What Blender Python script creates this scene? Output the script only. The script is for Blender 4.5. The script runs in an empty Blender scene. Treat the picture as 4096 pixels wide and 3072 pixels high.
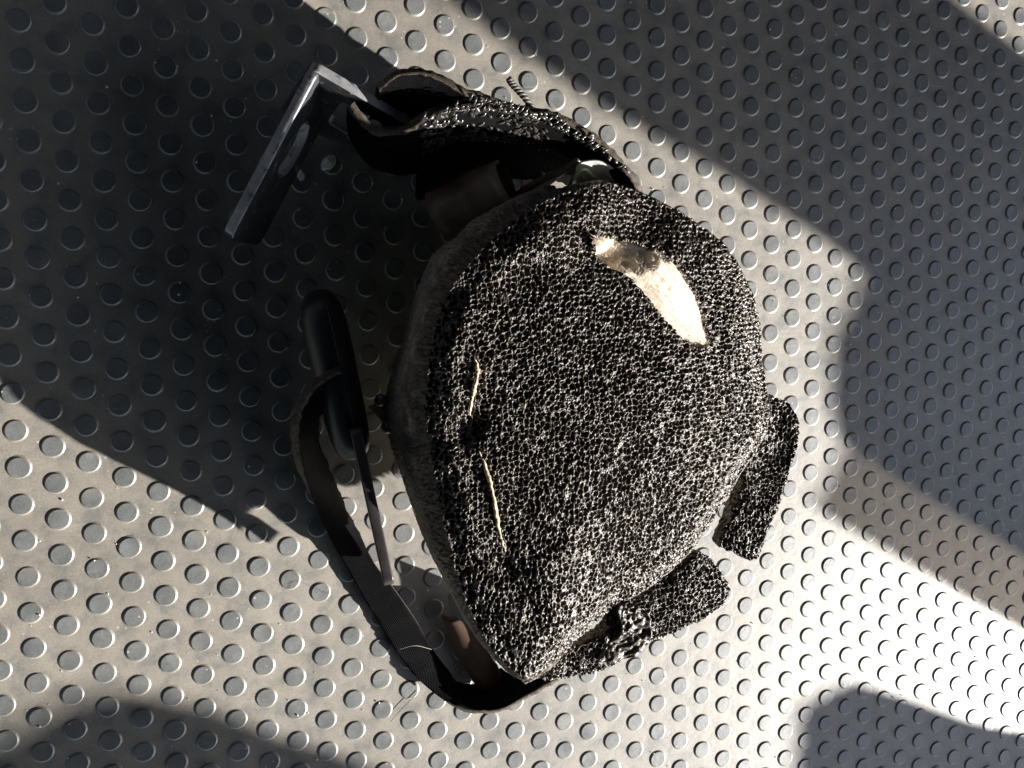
import bpy, bmesh, math, random
import numpy as np
from mathutils import Matrix, Vector
from mathutils.geometry import tessellate_polygon

random.seed(7)
RNG = np.random.default_rng(11)
MM = 0.001
scene = bpy.context.scene
COL = scene.collection

# ------------------------------------------------------------------ camera
cam_data = bpy.data.cameras.new('camera')
cam_data.sensor_width = 36.0
cam_data.lens = 35.55
cam_data.clip_start = 0.005
cam_data.clip_end = 50.0
camera = bpy.data.objects.new('camera', cam_data)
camera.matrix_world = Matrix(((0.93929, 0.06278, -0.33733, 0.03386),
                              (-0.01955, 0.99131, 0.13005, 0.09443),
                              (0.34257, -0.11556, 0.93236, 0.29294),
                              (0, 0, 0, 1)))
COL.objects.link(camera)
scene.camera = camera

# ------------------------------------------------------------------ sky, sun, exposure
SUN_AZ, SUN_EL = math.radians(-31.0), math.radians(23.0)
world = bpy.data.worlds.new('World')
scene.world = world
world.use_nodes = True
wn = world.node_tree
sky = wn.nodes.new('ShaderNodeTexSky')
sky.sky_type = 'NISHITA'
sky.sun_disc = False
sky.sun_elevation = SUN_EL
sky.sun_rotation = math.radians(90.0) - SUN_AZ
sky.air_density = 1.0
sky.dust_density = 1.0
sky.ozone_density = 2.6
wn.links.new(sky.outputs[0], wn.nodes['Background'].inputs[0])
wn.nodes['Background'].inputs[1].default_value = 0.11
sun_data = bpy.data.lights.new('sun', 'SUN')
sun_data.energy = 5.0
sun_data.angle = math.radians(0.53)
sun_data.color = (1.0, 0.95, 0.88)
sun = bpy.data.objects.new('sun', sun_data)
sun_dir = Vector((math.cos(SUN_AZ) * math.cos(SUN_EL), math.sin(SUN_AZ) * math.cos(SUN_EL), math.sin(SUN_EL)))
sun.rotation_euler = sun_dir.to_track_quat('Z', 'Y').to_euler()
sun.location = sun_dir * 3
COL.objects.link(sun)
vs = scene.view_settings
vs.view_transform = 'Standard'
vs.look = 'None'
vs.exposure = 1.45
vs.gamma = 1.0
vs.use_curve_mapping = False

# ------------------------------------------------------------------ measured outlines, millimetres
FOAM_EDGE = [(152.1, 111.9, 49), (162.2, 109, 48), (171.1, 105.4, 47), (180.3, 100.4, 46), (187.7, 95.6, 46), (193.1, 88.4, 46), (197.7, 79.8, 46), (199.8, 72.4, 46), (200.6, 61.7, 46), (202.6, 52.9, 46), (203.4, 45.3, 46), (201.4, 38.7, 46), (195.3, 30.7, 46), (188.4, 21.8, 46), (182.3, 13.5, 46), (177.1, 7.7, 46), (170.3, 2.4, 46), (161, -2.2, 47), (153.2, -3.7, 48), (145.7, -8, 49), (138.8, -11.2, 52), (132, -14.1, 55), (124.8, -16.2, 58), (120.6, -16.2, 59), (116.2, -11.6, 59), (111.3, -5.3, 59), (107.2, 3.3, 58), (104.4, 11.9, 57), (101.9, 21.8, 57), (100.4, 30.2, 57), (99.2, 38.6, 57), (97.9, 47.9, 57), (97.3, 57.2, 57), (97.8, 65.1, 57), (99.2, 72.9, 57), (101, 79.6, 57), (104.3, 85.6, 57), (108.6, 91.1, 57), (113.8, 96, 56), (119.7, 100.7, 55), (126.6, 105.2, 54), (134.6, 108.5, 53), (143.3, 110.7, 51)]
FOAM_BASE = [(158.9, 113.3, 32), (168.6, 110.1, 30), (177.6, 105.2, 30), (185.6, 99.8, 32), (192.1, 93.7, 34), (196.4, 86.9, 36), (199.1, 78.7, 38), (200.1, 72, 39), (200.4, 61.2, 40), (201.6, 52.2, 40), (202.2, 44.5, 40), (200.2, 37.8, 40), (195.2, 29.8, 40), (189, 21.4, 40), (183.1, 12.9, 40), (177.9, 8, 40), (171.4, 2.5, 40), (163.1, -2, 40), (155.7, -4.4, 40), (148.4, -9.5, 40), (143, -14.6, 39), (138.4, -19.7, 38), (133, -24.8, 37), (129.1, -27.7, 36), (124.6, -23.5, 35), (120, -17.6, 34), (114.4, -9, 33), (110.4, -2, 32), (107.5, 4.7, 31), (103.1, 14.2, 30), (99.9, 24.8, 29), (96.9, 34.2, 29), (93.7, 44.7, 29), (92.9, 53.6, 29), (94, 59.8, 29), (98.2, 70.8, 29), (100.5, 78.1, 29), (103.5, 86.7, 29), (107.5, 94.4, 29), (113.8, 98.8, 30), (119.5, 104.2, 31), (128.5, 108.7, 32), (138, 111.9, 32), (147.7, 113.9, 32)]
FOAM_CENTRE = [(142.3, 51.4, 56)]
FLAP_A = [(205.7, 51.4, 41), (211.9, 48.7, 41), (215.2, 43.9, 42), (216, 36.8, 42), (213.9, 28.5, 42), (211.2, 19.3, 41), (207.1, 10.2, 40), (203.3, 0, 39), (195.2, 3.6, 38), (192.2, 5.4, 37), (192.9, 10.9, 39), (195.7, 18.6, 40), (198.1, 27, 41), (196.2, 35.7, 42), (198.5, 45.1, 42)]
FLAP_B = [(177.9, 5.7, 42), (181.4, 6.7, 43), (187, 2.5, 43), (192.3, -5.7, 42), (189.9, -11.2, 42), (180.3, -15.5, 42), (171, -17.9, 42), (162.8, -19.4, 42), (155.6, -18.5, 43), (150.8, -10.6, 44), (153, -5.4, 44), (161.9, -3.5, 43), (169.8, 0.4, 42)]
FLAP_C = [(156.1, -8.3, 45), (161.3, -17.1, 44), (155.8, -21.6, 44), (147.8, -24.4, 44), (138.9, -23.9, 45), (130.8, -22.8, 46), (132.3, -19.7, 46), (139.9, -14.9, 46), (147.5, -13.1, 45)]
TEAR = [(142.5, 97.3, 53), (150.1, 96.9, 53), (158.1, 95, 53), (164.4, 91.6, 53), (168.6, 86.3, 53), (173.7, 79, 53), (177.8, 69, 53), (172.9, 67.5, 53), (167.5, 71, 53), (160.6, 78.5, 53), (154.3, 85.7, 53), (147.1, 90.5, 53), (144.3, 92.9, 53)]
DENTS = [(144, 107.8, 6.7, 1.86), (126.2, 99.3, 11.7, 1.55), (161.2, 101.5, 7.5, -3.1), (150.5, 99, 7.5, -1.55), (138.7, 91.5, 7.5, -1.86), (124.7, 87.8, 7.5, -1.86), (113.6, 84.1, 6.7, -1.55), (108.2, 52, 4.3, -2.23), (105.4, 48.7, 4, -1.86), (102.3, 44.3, 5, 1.61), (116.3, 14, 4.3, -1.86), (120, 7.3, 4.3, -2.11), (123.1, 0.6, 4.3, -1.98), (126.2, -5.6, 4, -1.36), (128.5, 15.5, 10, 0.62), (180.8, 83.8, 10, -0.93), (165.3, 49.5, 20, 0.93), (131.9, 64, 20, 0.74), (193, 47.5, 6.7, -1.24), (185.7, 31, 6.7, -0.93)]
CRUMPLE = [(155.2, -3.8, 47), (159.2, -5.1, 47), (162.7, -8.5, 47), (163.5, -14.5, 46), (161.2, -18.9, 45), (154.6, -21.4, 45)]
CRUMPLE_LOW = [(152.5, -5.1, 48), (153.2, -7.5, 48), (154.4, -10.7, 47), (153.2, -13.4, 46.5), (150.3, -15.7, 46.5), (146.7, -19.2, 46.5)]
STRAW_A = [(109, 68.8, 60.5), (109.6, 65.9, 60.5), (108.8, 62.5, 60.5), (108.3, 59.2, 60.5), (107.7, 54.6, 60.5)]
STRAW_B = [(109.6, 45.8, 60.5), (111.3, 40.5, 60.5), (112.7, 34.4, 60.5), (113.8, 28.4, 60.5), (114.9, 22.9, 60.5), (116.1, 19.2, 60.5)]
STRAP_RIM = [(79.2, 65.7, 41), (75.1, 64.1, 41), (71.1, 60.8, 40), (68.6, 55.4, 38), (68, 49, 35), (70.1, 38.6, 26), (75.7, 24.7, 12), (82, 10.4, 4), (89.1, -4.7, 1.6), (96.5, -19.7, 1.2), (103.2, -31.7, 1.6), (110.4, -40.2, 4), (118.7, -45.5, 8), (128.3, -46.7, 11), (136, -42.3, 15), (142.9, -37.1, 19), (152, -28.3, 25)]
STRAP_LOW = [(86, 55.1, 2), (82.2, 50.6, 2), (79.7, 49.4, 2), (78.2, 44.8, 2), (79, 38.6, 2), (82.7, 27.3, 2.5), (87.3, 15.8, 3), (92.7, 4.6, 3), (99.5, -5.8, 2.6), (105.7, -16.2, 2.5), (110.6, -26, 2), (114.9, -33.5, 2), (118.5, -39.4, 2), (125.3, -41.3, 2), (133.1, -38, 2), (141.1, -33.9, 2), (153.6, -27, 3)]
SEWN_TOP = [(92, 135.5, 38), (94.6, 137.7, 42), (100.6, 138.5, 44), (106.2, 137.1, 45), (113, 133.8, 46), (121.5, 131.6, 46), (131.5, 129.9, 46), (140, 127.1, 47), (149.2, 121.7, 47), (156.3, 115.9, 46), (161.5, 110.5, 44), (167.7, 103.1, 36)]
SEWN_TOP_LOW = [(95.2, 131.9, 14), (98.8, 131.5, 18), (104.3, 130.2, 24), (109.7, 131.4, 30), (117, 132.1, 33), (125.7, 131.5, 34), (134.5, 129.5, 35), (143.1, 126.2, 35), (151, 120.9, 34), (157.5, 115.8, 32), (163.8, 111.9, 28), (170.7, 105, 20)]
SEWN_FACE = [(86, 132.2, 34), (88.8, 127.6, 35), (92, 125, 36), (97.2, 125.3, 37), (100.5, 126.4, 38), (103.1, 128.5, 40), (106.8, 130.2, 42), (114.8, 131.4, 43), (123.8, 131, 43), (132.6, 129.1, 43), (141.7, 126.4, 43), (150.1, 120.7, 42)]
SEWN_FACE_LOW = [(94.2, 124.5, 4), (96.3, 121, 4), (99.5, 118.9, 4), (106.3, 117.6, 4), (110.7, 118.9, 8), (112.6, 121.6, 14), (114.3, 124.2, 20), (123.7, 125.6, 26), (130.7, 125, 27), (137.6, 123.8, 27), (146.8, 121.3, 26), (154.8, 117.3, 24)]
SEWN_BACK = [(105.9, 121.2, 24), (112.5, 124.1, 26), (122, 125, 27), (132, 124.4, 27), (143.8, 122.2, 25), (155, 117.5, 22)]
SEWN_BACK_LOW = [(110.1, 110, 4), (118.6, 114, 4), (129.4, 116.7, 4), (140.3, 116.8, 4), (152.2, 116.2, 4), (161.4, 114.1, 4)]
CORD = [(133.8, 132.2, 36), (131.8, 134.3, 37), (129.9, 136.2, 37), (128.2, 137.8, 37), (127.2, 139.2, 37)]
BRACKET_A = [(54.4, 99.4, 26), (76.5, 139, 33)]
BRACKET_B = [(78.6, 140.5, 33), (101.3, 128.2, 33)]
GRIP = [(74.9, 83.2, 40), (81.6, 46.4, 40)]
BLADE = [(82.2, 47.4, 46), (88.1, 10.6, 49)]
GUIDE = [(113.8, -15.8, 5), (118.2, -28.7, 4), (125.7, -42.5, 3), (132.8, -38.3, 5), (127.1, -26, 7), (119.8, -16, 7)]
TUBE = [(111.1, 105, 22), (127.2, 113, 34)]
BEIGE = [(131.1, 110.9, 36), (137.7, 114.2, 38), (142.2, 116, 39), (144.7, 118.4, 42)]
WHITE = [(145, 117.4, 42), (149.6, 117.9, 43), (155.1, 115.8, 43), (160, 112.2, 42), (162.4, 110.2, 40), (158.9, 112.1, 38), (151.9, 114.3, 38), (148.1, 115.3, 38)]
GREEN = [(145.4, 113.8, 36), (148.1, 116.1, 38), (152.1, 114, 37)]
PLATE = [(89.2, 53.7, 28), (91.6, 50.4, 28), (95.1, 43.1, 28), (97.7, 33.5, 28), (101, 22.1, 28), (104.6, 13.2, 28), (108.2, 6.1, 28), (112.6, 9.9, 28), (121.2, 22.3, 28), (121.7, 42.2, 28), (112.6, 55.9, 28), (99.5, 56.8, 28)]
RIVET = [(91.9, 55.6, 30), (93.4, 48.1, 30)]
DISC = [(114, -6.9, 28)]
WHITE_B = [(119.7, -18.1, 32), (121.6, -21.7, 32), (125.4, -25.4, 32), (128.6, -22.5, 32), (123, -17.5, 32)]
FLAKE = [(85.8, 120.6, 0), (77.8, 116.7, 0), (62.8, -30.7, 0)]
HAIRS = [(94.4, -20.5, 10), (97.9, -20.3, 14), (102.3, -19.5, 15), (107.7, -22.2, 13), (106.7, -40.8, 1), (101.4, -45.2, 1), (97.3, -49, 1)]
SHADE_A = [(87, 187), (121, 167), (148, 151), (171, 138), (204, 123), (249, 99), (270, 86), (265, 75), (258, 64), (257, 43), (261, 27), (294, 6), (352, -28), (457, -86)]
SHADE_A2 = [(496, 85), (340, 163), (309, 179), (265, 201)]
TINT = [(246, 6), (263, 33), (351, -16), (456, -74), (460, -117), (354, -59)]
SHADE_B = [(247, -72), (255, -68), (270, -65), (289, -73), (329, -92), (356, -101), (405, -115)]
SHADE_C = [(-27, -37), (-10, -32), (-0, -27), (7, -25), (21, -25), (32, -30), (43, -34), (58, -44), (67, -49), (76, -53), (90, -62), (105, -76)]

# ------------------------------------------------------------------ helpers
def tag(o, label=None, cat=None, group=None, kind=None):
    if label: o['label'] = label
    if cat: o['category'] = cat
    if group: o['group'] = group
    if kind: o['kind'] = kind
    return o

def empty(name, loc, label, cat):
    o = bpy.data.objects.new(name, None)
    o.empty_display_size = 0.01
    o.location = loc
    COL.objects.link(o)
    return tag(o, label, cat)

def link(name, mesh, mats, parent=None, smooth=True):
    o = bpy.data.objects.new(name, mesh)
    COL.objects.link(o)
    for m in (mats if isinstance(mats, (list, tuple)) else [mats]):
        mesh.materials.append(m)
    if smooth and len(mesh.polygons):
        mesh.polygons.foreach_set('use_smooth', [True] * len(mesh.polygons))
    if parent is not None:
        o.parent = parent
        o.matrix_parent_inverse = Matrix.Translation(-Vector(parent.location)) if parent.parent is None else Matrix.Translation(-Vector(parent.parent.location))
        if parent.parent is not None or parent.type == 'MESH':
            o.matrix_parent_inverse = Matrix.Identity(4) if parent.type == 'MESH' else o.matrix_parent_inverse
    return o

def mesh_from(name, verts, faces):
    me = bpy.data.meshes.new(name)
    me.from_pydata([tuple(v) for v in verts], [], faces)
    me.validate()
    me.update()
    return me

def resample(pts, n):
    """Catmull-Rom through pts, n samples."""
    p = np.array(pts, float)
    p = np.vstack([2 * p[0] - p[1], p, 2 * p[-1] - p[-2]])
    m = len(pts) - 1
    u = np.linspace(0, m, n)
    i = np.minimum(u.astype(int), m - 1)
    t = (u - i)[:, None]
    a, b, c, d = p[i], p[i + 1], p[i + 2], p[i + 3]
    return 0.5 * (2 * b + (c - a) * t + (2 * a - 5 * b + 4 * c - d) * t ** 2 + (3 * b - a - 3 * c + d) * t ** 3)

def ribbon(top, low, thick, n=90, m=12, wave=0.0, bulge=0.0):
    """A woven band between two rails (mm), with real thickness."""
    A, B = resample(top, n), resample(low, n)
    t = np.linspace(0, 1, m)[None, :, None]
    G = A[:, None] * (1 - t) + B[:, None] * t
    du = np.gradient(G, axis=0)
    dv = np.gradient(G, axis=1)
    N = np.cross(du, dv)
    N /= np.linalg.norm(N, axis=2, keepdims=True) + 1e-9
    prof = np.sin(np.pi * t) * bulge
    G = G + N * prof
    if wave:
        wv = (value_noise(G.reshape(-1, 3), 1.3, 41) + value_noise(G.reshape(-1, 3), 5.0, 42)).reshape(n, m, 1)
        G = G + N * wave * wv * (0.4 + 1.6 * ((t < .05) | (t > .95)))
    front, back = G + N * thick / 2, G - N * thick / 2
    V = np.concatenate([front.reshape(-1, 3), back.reshape(-1, 3)]) * MM
    o = n * m
    F = []
    for i in range(n - 1):
        for j in range(m - 1):
            a = i * m + j
            F.append((a, a + m, a + m + 1, a + 1))
            F.append((o + a, o + a + 1, o + a + m + 1, o + a + m))
        F.append((i * m, o + i * m, o + (i + 1) * m, (i + 1) * m))
        a, b = i * m + m - 1, (i + 1) * m + m - 1
        F.append((a, b, o + b, o + a))
    for j in range(m - 1):
        F.append((j, j + 1, o + j + 1, o + j))
        a = (n - 1) * m + j
        F.append((a, o + a, o + a + 1, a + 1))
    me = mesh_from('ribbon', V, F)
    per = 2 * (m - 1) + 2
    me['rim_faces'] = [i * per + 2 * (m - 1) + q for i in range(n - 1) for q in (0, 1)]
    uv = me.uv_layers.new(name='UVMap')
    s = np.r_[0, np.cumsum(np.linalg.norm(np.diff(A, axis=0), axis=1))]
    w = np.linalg.norm(A - B, axis=1)
    U = np.stack([np.repeat(s[:, None], m, 1), w[:, None] * np.linspace(0, 1, m)[None]], 2).reshape(-1, 2)
    U = np.concatenate([U, U]) * 0.1
    vi = np.empty(len(me.loops), int)
    me.loops.foreach_get('vertex_index', vi)
    uv.data.foreach_set('uv', U[vi].ravel())
    return me

def web(name, me, parent):
    rim = list(me['rim_faces'])
    o = link(name, me, [M_WEB, M_WEBD], parent)
    for i in rim: me.polygons[i].material_index = 1
    return o

def tube(pts, r, seg=10, n=40, taper=None, jitter=0.0):
    P = resample(pts, n)
    if jitter:
        P = P + RNG.normal(0, jitter, P.shape)
    T = np.gradient(P, axis=0)
    T /= np.linalg.norm(T, axis=1, keepdims=True)
    ref = np.array([0, 0, 1.0]) if abs(T[0][2]) < .9 else np.array([1.0, 0, 0])
    A = np.cross(T, ref); A /= np.linalg.norm(A, axis=1, keepdims=True)
    B = np.cross(T, A)
    R = np.full(n, r) if taper is None else np.interp(np.linspace(0, 1, n), np.linspace(0, 1, len(taper)), taper)
    ang = np.linspace(0, 2 * np.pi, seg, endpoint=False)
    V = (P[:, None] + R[:, None, None] * (np.cos(ang)[None, :, None] * A[:, None] + np.sin(ang)[None, :, None] * B[:, None])).reshape(-1, 3)
    F = [(i * seg + j, i * seg + (j + 1) % seg, (i + 1) * seg + (j + 1) % seg, (i + 1) * seg + j) for i in range(n - 1) for j in range(seg)]
    F += [tuple(range(seg))[::-1], tuple((n - 1) * seg + j for j in range(seg))]
    return mesh_from('tube', V * MM, F)

def slab(outline, thick, bevel=0.4, hole=None, to_world=None):
    """2D outline (mm) with optional hole, extruded to a bevelled plate; to_world maps local axes."""
    cu = bpy.data.curves.new('slab', 'CURVE')
    cu.dimensions = '2D'
    cu.fill_mode = 'BOTH'
    cu.extrude = max(thick / 2 - bevel, 0.01)
    cu.bevel_depth = bevel
    cu.bevel_resolution = 2
    cu.offset = -bevel
    for loop in [outline] + ([hole] if hole else []):
        sp = cu.splines.new('POLY')
        sp.points.add(len(loop) - 1)
        for q, p in zip(sp.points, loop):
            q.co = (p[0], p[1], 0, 1)
        sp.use_cyclic_u = True
    ob = bpy.data.objects.new('slab', cu)
    COL.objects.link(ob)
    dg = bpy.context.evaluated_depsgraph_get()
    me = bpy.data.meshes.new_from_object(ob.evaluated_get(dg))
    bpy.data.objects.remove(ob)
    me.materials.clear()
    M = Matrix.Diagonal((MM, MM, MM, 1))
    me.transform(M if to_world is None else to_world @ M)
    return me

def frame(origin_mm, ax, ay):
    ax, ay = Vector(ax).normalized(), Vector(ay)
    ay = (ay - ax * ay.dot(ax)).normalized()
    az = ax.cross(ay)
    m = Matrix.Identity(4)
    for i in range(3):
        m[i][0], m[i][1], m[i][2], m[i][3] = ax[i], ay[i], az[i], origin_mm[i] * MM
    return m

def rounded_rect(x0, y0, x1, y1, r, k=5):
    out = []
    for cx, cy, a0 in ((x1 - r, y0 + r, -90), (x1 - r, y1 - r, 0), (x0 + r, y1 - r, 90), (x0 + r, y0 + r, 180)):
        for i in range(k + 1):
            a = math.radians(a0 + 90 * i / k)
            out.append((cx + r * math.cos(a), cy + r * math.sin(a)))
    return out

def hash3(ix, iy, iz, k):
    h = (ix * 73856093) ^ (iy * 19349663) ^ (iz * 83492791) ^ (k * 2654435761 & 0x7fffffff)
    h = (h ^ (h >> 13)) * 1274126177 & 0x7fffffff
    h = (h ^ (h >> 15)) * 668265263 & 0x7fffffff
    return ((h ^ (h >> 14)) & 0xffffff) / float(0xffffff)

def cells(P, size):
    """3D cell noise: nearest and second nearest distance (in cells) and a random number per cell."""
    Q = P / size
    I = np.floor(Q).astype(np.int64)
    n = len(P)
    f1 = np.full(n, 9.0); f2 = np.full(n, 9.0); rnd = np.zeros(n)
    for dx in (-1, 0, 1):
        for dy in (-1, 0, 1):
            for dz in (-1, 0, 1):
                ix, iy, iz = I[:, 0] + dx, I[:, 1] + dy, I[:, 2] + dz
                jx = ix + .15 + .7 * hash3(ix, iy, iz, 1)
                jy = iy + .15 + .7 * hash3(ix, iy, iz, 2)
                jz = iz + .15 + .7 * hash3(ix, iy, iz, 3)
                d = np.sqrt((Q[:, 0] - jx) ** 2 + (Q[:, 1] - jy) ** 2 + (Q[:, 2] - jz) ** 2)
                near = d < f1
                f2 = np.where(near, f1, np.minimum(f2, d))
                rnd = np.where(near, hash3(ix, iy, iz, 4), rnd)
                f1 = np.where(near, d, f1)
    return f1, f2, rnd

def value_noise(P, size, k=9):
    Q = P / size
    I = np.floor(Q).astype(np.int64)
    f = Q - I
    f = f * f * (3 - 2 * f)
    out = 0
    for dx in (0, 1):
        for dy in (0, 1):
            for dz in (0, 1):
                w = (f[:, 0] if dx else 1 - f[:, 0]) * (f[:, 1] if dy else 1 - f[:, 1]) * (f[:, 2] if dz else 1 - f[:, 2])
                out = out + w * hash3(I[:, 0] + dx, I[:, 1] + dy, I[:, 2] + dz, k)
    return out * 2 - 1

def smooth01(x, a, b):
    t = np.clip((x - a) / (b - a), 0, 1)
    return t * t * (3 - 2 * t)

# ------------------------------------------------------------------ materials
def new_mat(name):
    m = bpy.data.materials.new(name)
    m.use_nodes = True
    return m, m.node_tree, m.node_tree.nodes['Principled BSDF']

def node(nt, kind, **kw):
    n = nt.nodes.new(kind)
    for k, v in kw.items():
        if k in n.inputs: n.inputs[k].default_value = v
        else: setattr(n, k, v)
    return n

def noise(nt, scale, detail=4.0, rough=0.55, vec=None):
    n = node(nt, 'ShaderNodeTexNoise', Scale=scale, Detail=detail, Roughness=rough)
    if vec is None:
        vec = node(nt, 'ShaderNodeNewGeometry').outputs['Position']
    nt.links.new(vec, n.inputs['Vector'])
    return n

def ramp(nt, src, stops):
    r = nt.nodes.new('ShaderNodeValToRGB')
    el = r.color_ramp.elements
    while len(el) < len(stops): el.new(0.5)
    for e, (p, c) in zip(el, stops):
        e.position = p
        e.color = (*c, 1) if len(c) == 3 else c
    nt.links.new(src, r.inputs[0])
    return r

def mix(nt, fac, a, b, blend='MIX'):
    m = nt.nodes.new('ShaderNodeMix')
    m.data_type = 'RGBA'
    m.blend_type = blend
    for src, i in ((fac, 0), (a, 6), (b, 7)):
        if hasattr(src, 'links'): nt.links.new(src, m.inputs[i])
        elif i == 0: m.inputs[0].default_value = src
        else: m.inputs[i].default_value = (*src, 1)
    return m.outputs[2]

def bump(nt, height, strength, dist, bsdf, prev=None):
    b = node(nt, 'ShaderNodeBump', Strength=strength, Distance=dist)
    nt.links.new(height, b.inputs['Height'])
    if prev is not None: nt.links.new(prev, b.inputs['Normal'])
    nt.links.new(b.outputs[0], bsdf.inputs['Normal'])
    return b.outputs[0]

def simple(name, colour, rough, spec=0.5, metal=0.0, vary=0.25, scale=250, bumpd=0.0001, spots=None):
    m, nt, b = new_mat(name)
    n = noise(nt, scale)
    lo = tuple(c * (1 - vary) for c in colour); hi = tuple(min(1, c * (1 + vary)) for c in colour)
    out = ramp(nt, n.outputs[0], [(0.3, lo), (0.7, hi)]).outputs[0]
    if spots:
        k = noise(nt, scale * 2.3, 6.0, 0.7)
        r = ramp(nt, k.outputs[0], [(0.56, (0, 0, 0)), (0.66, (1, 1, 1))])
        out = mix(nt, r.outputs[0], out, spots)
    nt.links.new(out, b.inputs['Base Color'])
    b.inputs['Roughness'].default_value = rough
    b.inputs['Specular IOR Level'].default_value = spec
    b.inputs['Metallic'].default_value = metal
    bump(nt, noise(nt, scale * 4, 5.0).outputs[0], 0.5, bumpd, b)
    return m

def mat_floor(name, stud):
    m, nt, b = new_mat(name)
    geo = node(nt, 'ShaderNodeNewGeometry')
    big = noise(nt, 22, 5.0, 0.6)
    mid = noise(nt, 140, 6.0, 0.65)
    fine = noise(nt, 1800, 3.0, 0.6)
    dust = ramp(nt, big.outputs[0], [(0.34, (0.200, 0.184, 0.160)), (0.52, (0.240, 0.221, 0.190)), (0.68, (0.268, 0.248, 0.215))]).outputs[0]
    smear = ramp(nt, mid.outputs[0], [(0.36, (0.72, 0.76, 0.80)), (0.50, (0.98, 0.98, 0.98)), (0.64, (1.08, 1.06, 1.03))]).outputs[0]
    dust = mix(nt, 1.0, dust, smear, 'MULTIPLY')
    rub = ramp(nt, mid.outputs[0], [(0.36, (0.118, 0.126, 0.128)), (0.64, (0.152, 0.158, 0.156))]).outputs[0]
    grain = ramp(nt, fine.outputs[0], [(0.35, (0.86, 0.86, 0.86)), (0.65, (1.12, 1.12, 1.12))]).outputs[0]
    if stud:
        sep = node(nt, 'ShaderNodeSeparateXYZ')
        nt.links.new(geo.outputs['Position'], sep.inputs[0])
        mr = node(nt, 'ShaderNodeMapRange')
        mr.inputs['From Min'].default_value = 0.00022
        mr.inputs['From Max'].default_value = 0.00036
        nt.links.new(sep.outputs[2], mr.inputs['Value'])
        patch = ramp(nt, noise(nt, 75, 2.0).outputs[0], [(0.66, (0, 0, 0)), (0.74, (1, 1, 1))]).outputs[0]
        per = ramp(nt, noise(nt, 95, 1.0).outputs[0], [(0.3, (0.82, 0.82, 0.82)), (0.7, (1.16, 1.16, 1.16))]).outputs[0]
        rub = mix(nt, 1.0, rub, per, 'MULTIPLY')
        top = mix(nt, patch, rub, (0.210, 0.202, 0.186))
        col = mix(nt, mr.outputs[0], dust, top)
    else:
        col = dust
    col = mix(nt, 1.0, col, grain, 'MULTIPLY')
    tc = node(nt, 'ShaderNodeMapping')
    nt.links.new(geo.outputs['Position'], tc.inputs[0])
    tc.inputs['Scale'].default_value = (26, 420, 1)
    tc.inputs['Rotation'].default_value = (0, 0, 0.5)
    sc_ = noise(nt, 1.0, 4.0, 0.7, tc.outputs[0])
    scm = ramp(nt, sc_.outputs[0], [(0.64, (0, 0, 0)), (0.72, (0.55, 0.55, 0.55))])
    col = mix(nt, scm.outputs[0], col, (0.33, 0.315, 0.285))
    # pale specks of plaster dust pressed into the rubber
    vor = node(nt, 'ShaderNodeTexVoronoi', Scale=420.0)
    nt.links.new(geo.outputs['Position'], vor.inputs['Vector'])
    gate = noise(nt, 60, 3.0)
    sp = node(nt, 'ShaderNodeMath', operation='LESS_THAN'); sp.inputs[1].default_value = 0.13
    nt.links.new(vor.outputs['Distance'], sp.inputs[0])
    g2 = node(nt, 'ShaderNodeMath', operation='GREATER_THAN'); g2.inputs[1].default_value = 0.60
    nt.links.new(gate.outputs[0], g2.inputs[0])
    mu = node(nt, 'ShaderNodeMath', operation='MULTIPLY')
    nt.links.new(sp.outputs[0], mu.inputs[0]); nt.links.new(g2.outputs[0], mu.inputs[1])
    col = mix(nt, mu.outputs[0], col, (0.42, 0.40, 0.36))
    nt.links.new(col, b.inputs['Base Color'])
    lo, hi = (0.40, 0.48) if stud else (0.44, 0.56)
    rr = ramp(nt, mid.outputs[0], [(0.35, (lo,) * 3), (0.65, (hi,) * 3)])
    nt.links.new(rr.outputs[0], b.inputs['Roughness'])
    b.inputs['Specular IOR Level'].default_value = 1.0
    n1 = bump(nt, fine.outputs[0], 0.35, 0.00006, b)
    bump(nt, mid.outputs[0], 0.4, 0.0004, b, n1)
    return m

def mat_foam(name, colour, rough, spec, side=None, dust=None):
    m, nt, b = new_mat(name)
    n = noise(nt, 900, 3.0)
    lo = tuple(c * 0.6 for c in colour); hi = tuple(c * 1.5 for c in colour)
    out = ramp(nt, n.outputs[0], [(0.35, lo), (0.65, hi)]).outputs[0]
    b.inputs['Roughness'].default_value = rough
    b.inputs['Specular IOR Level'].default_value = spec
    if side:   # knife-cut side: dustier, matt; its paler brown also paints in bounced light
        at = node(nt, 'ShaderNodeAttribute', attribute_name='cut_side')
        k = noise(nt, 500, 5.0, 0.7)
        side_tone = ramp(nt, k.outputs[0], [(0.40, side), (0.64, dust)]).outputs[0]
        out = mix(nt, at.outputs['Fac'], out, side_tone)
        mr = node(nt, 'ShaderNodeMapRange'); mr.inputs['To Min'].default_value = rough; mr.inputs['To Max'].default_value = .85
        nt.links.new(at.outputs['Fac'], mr.inputs['Value']); nt.links.new(mr.outputs[0], b.inputs['Roughness'])
    nt.links.new(out, b.inputs['Base Color'])
    bump(nt, noise(nt, 2600, 3.0).outputs[0], 0.7, 0.00025, b)
    return m

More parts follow.
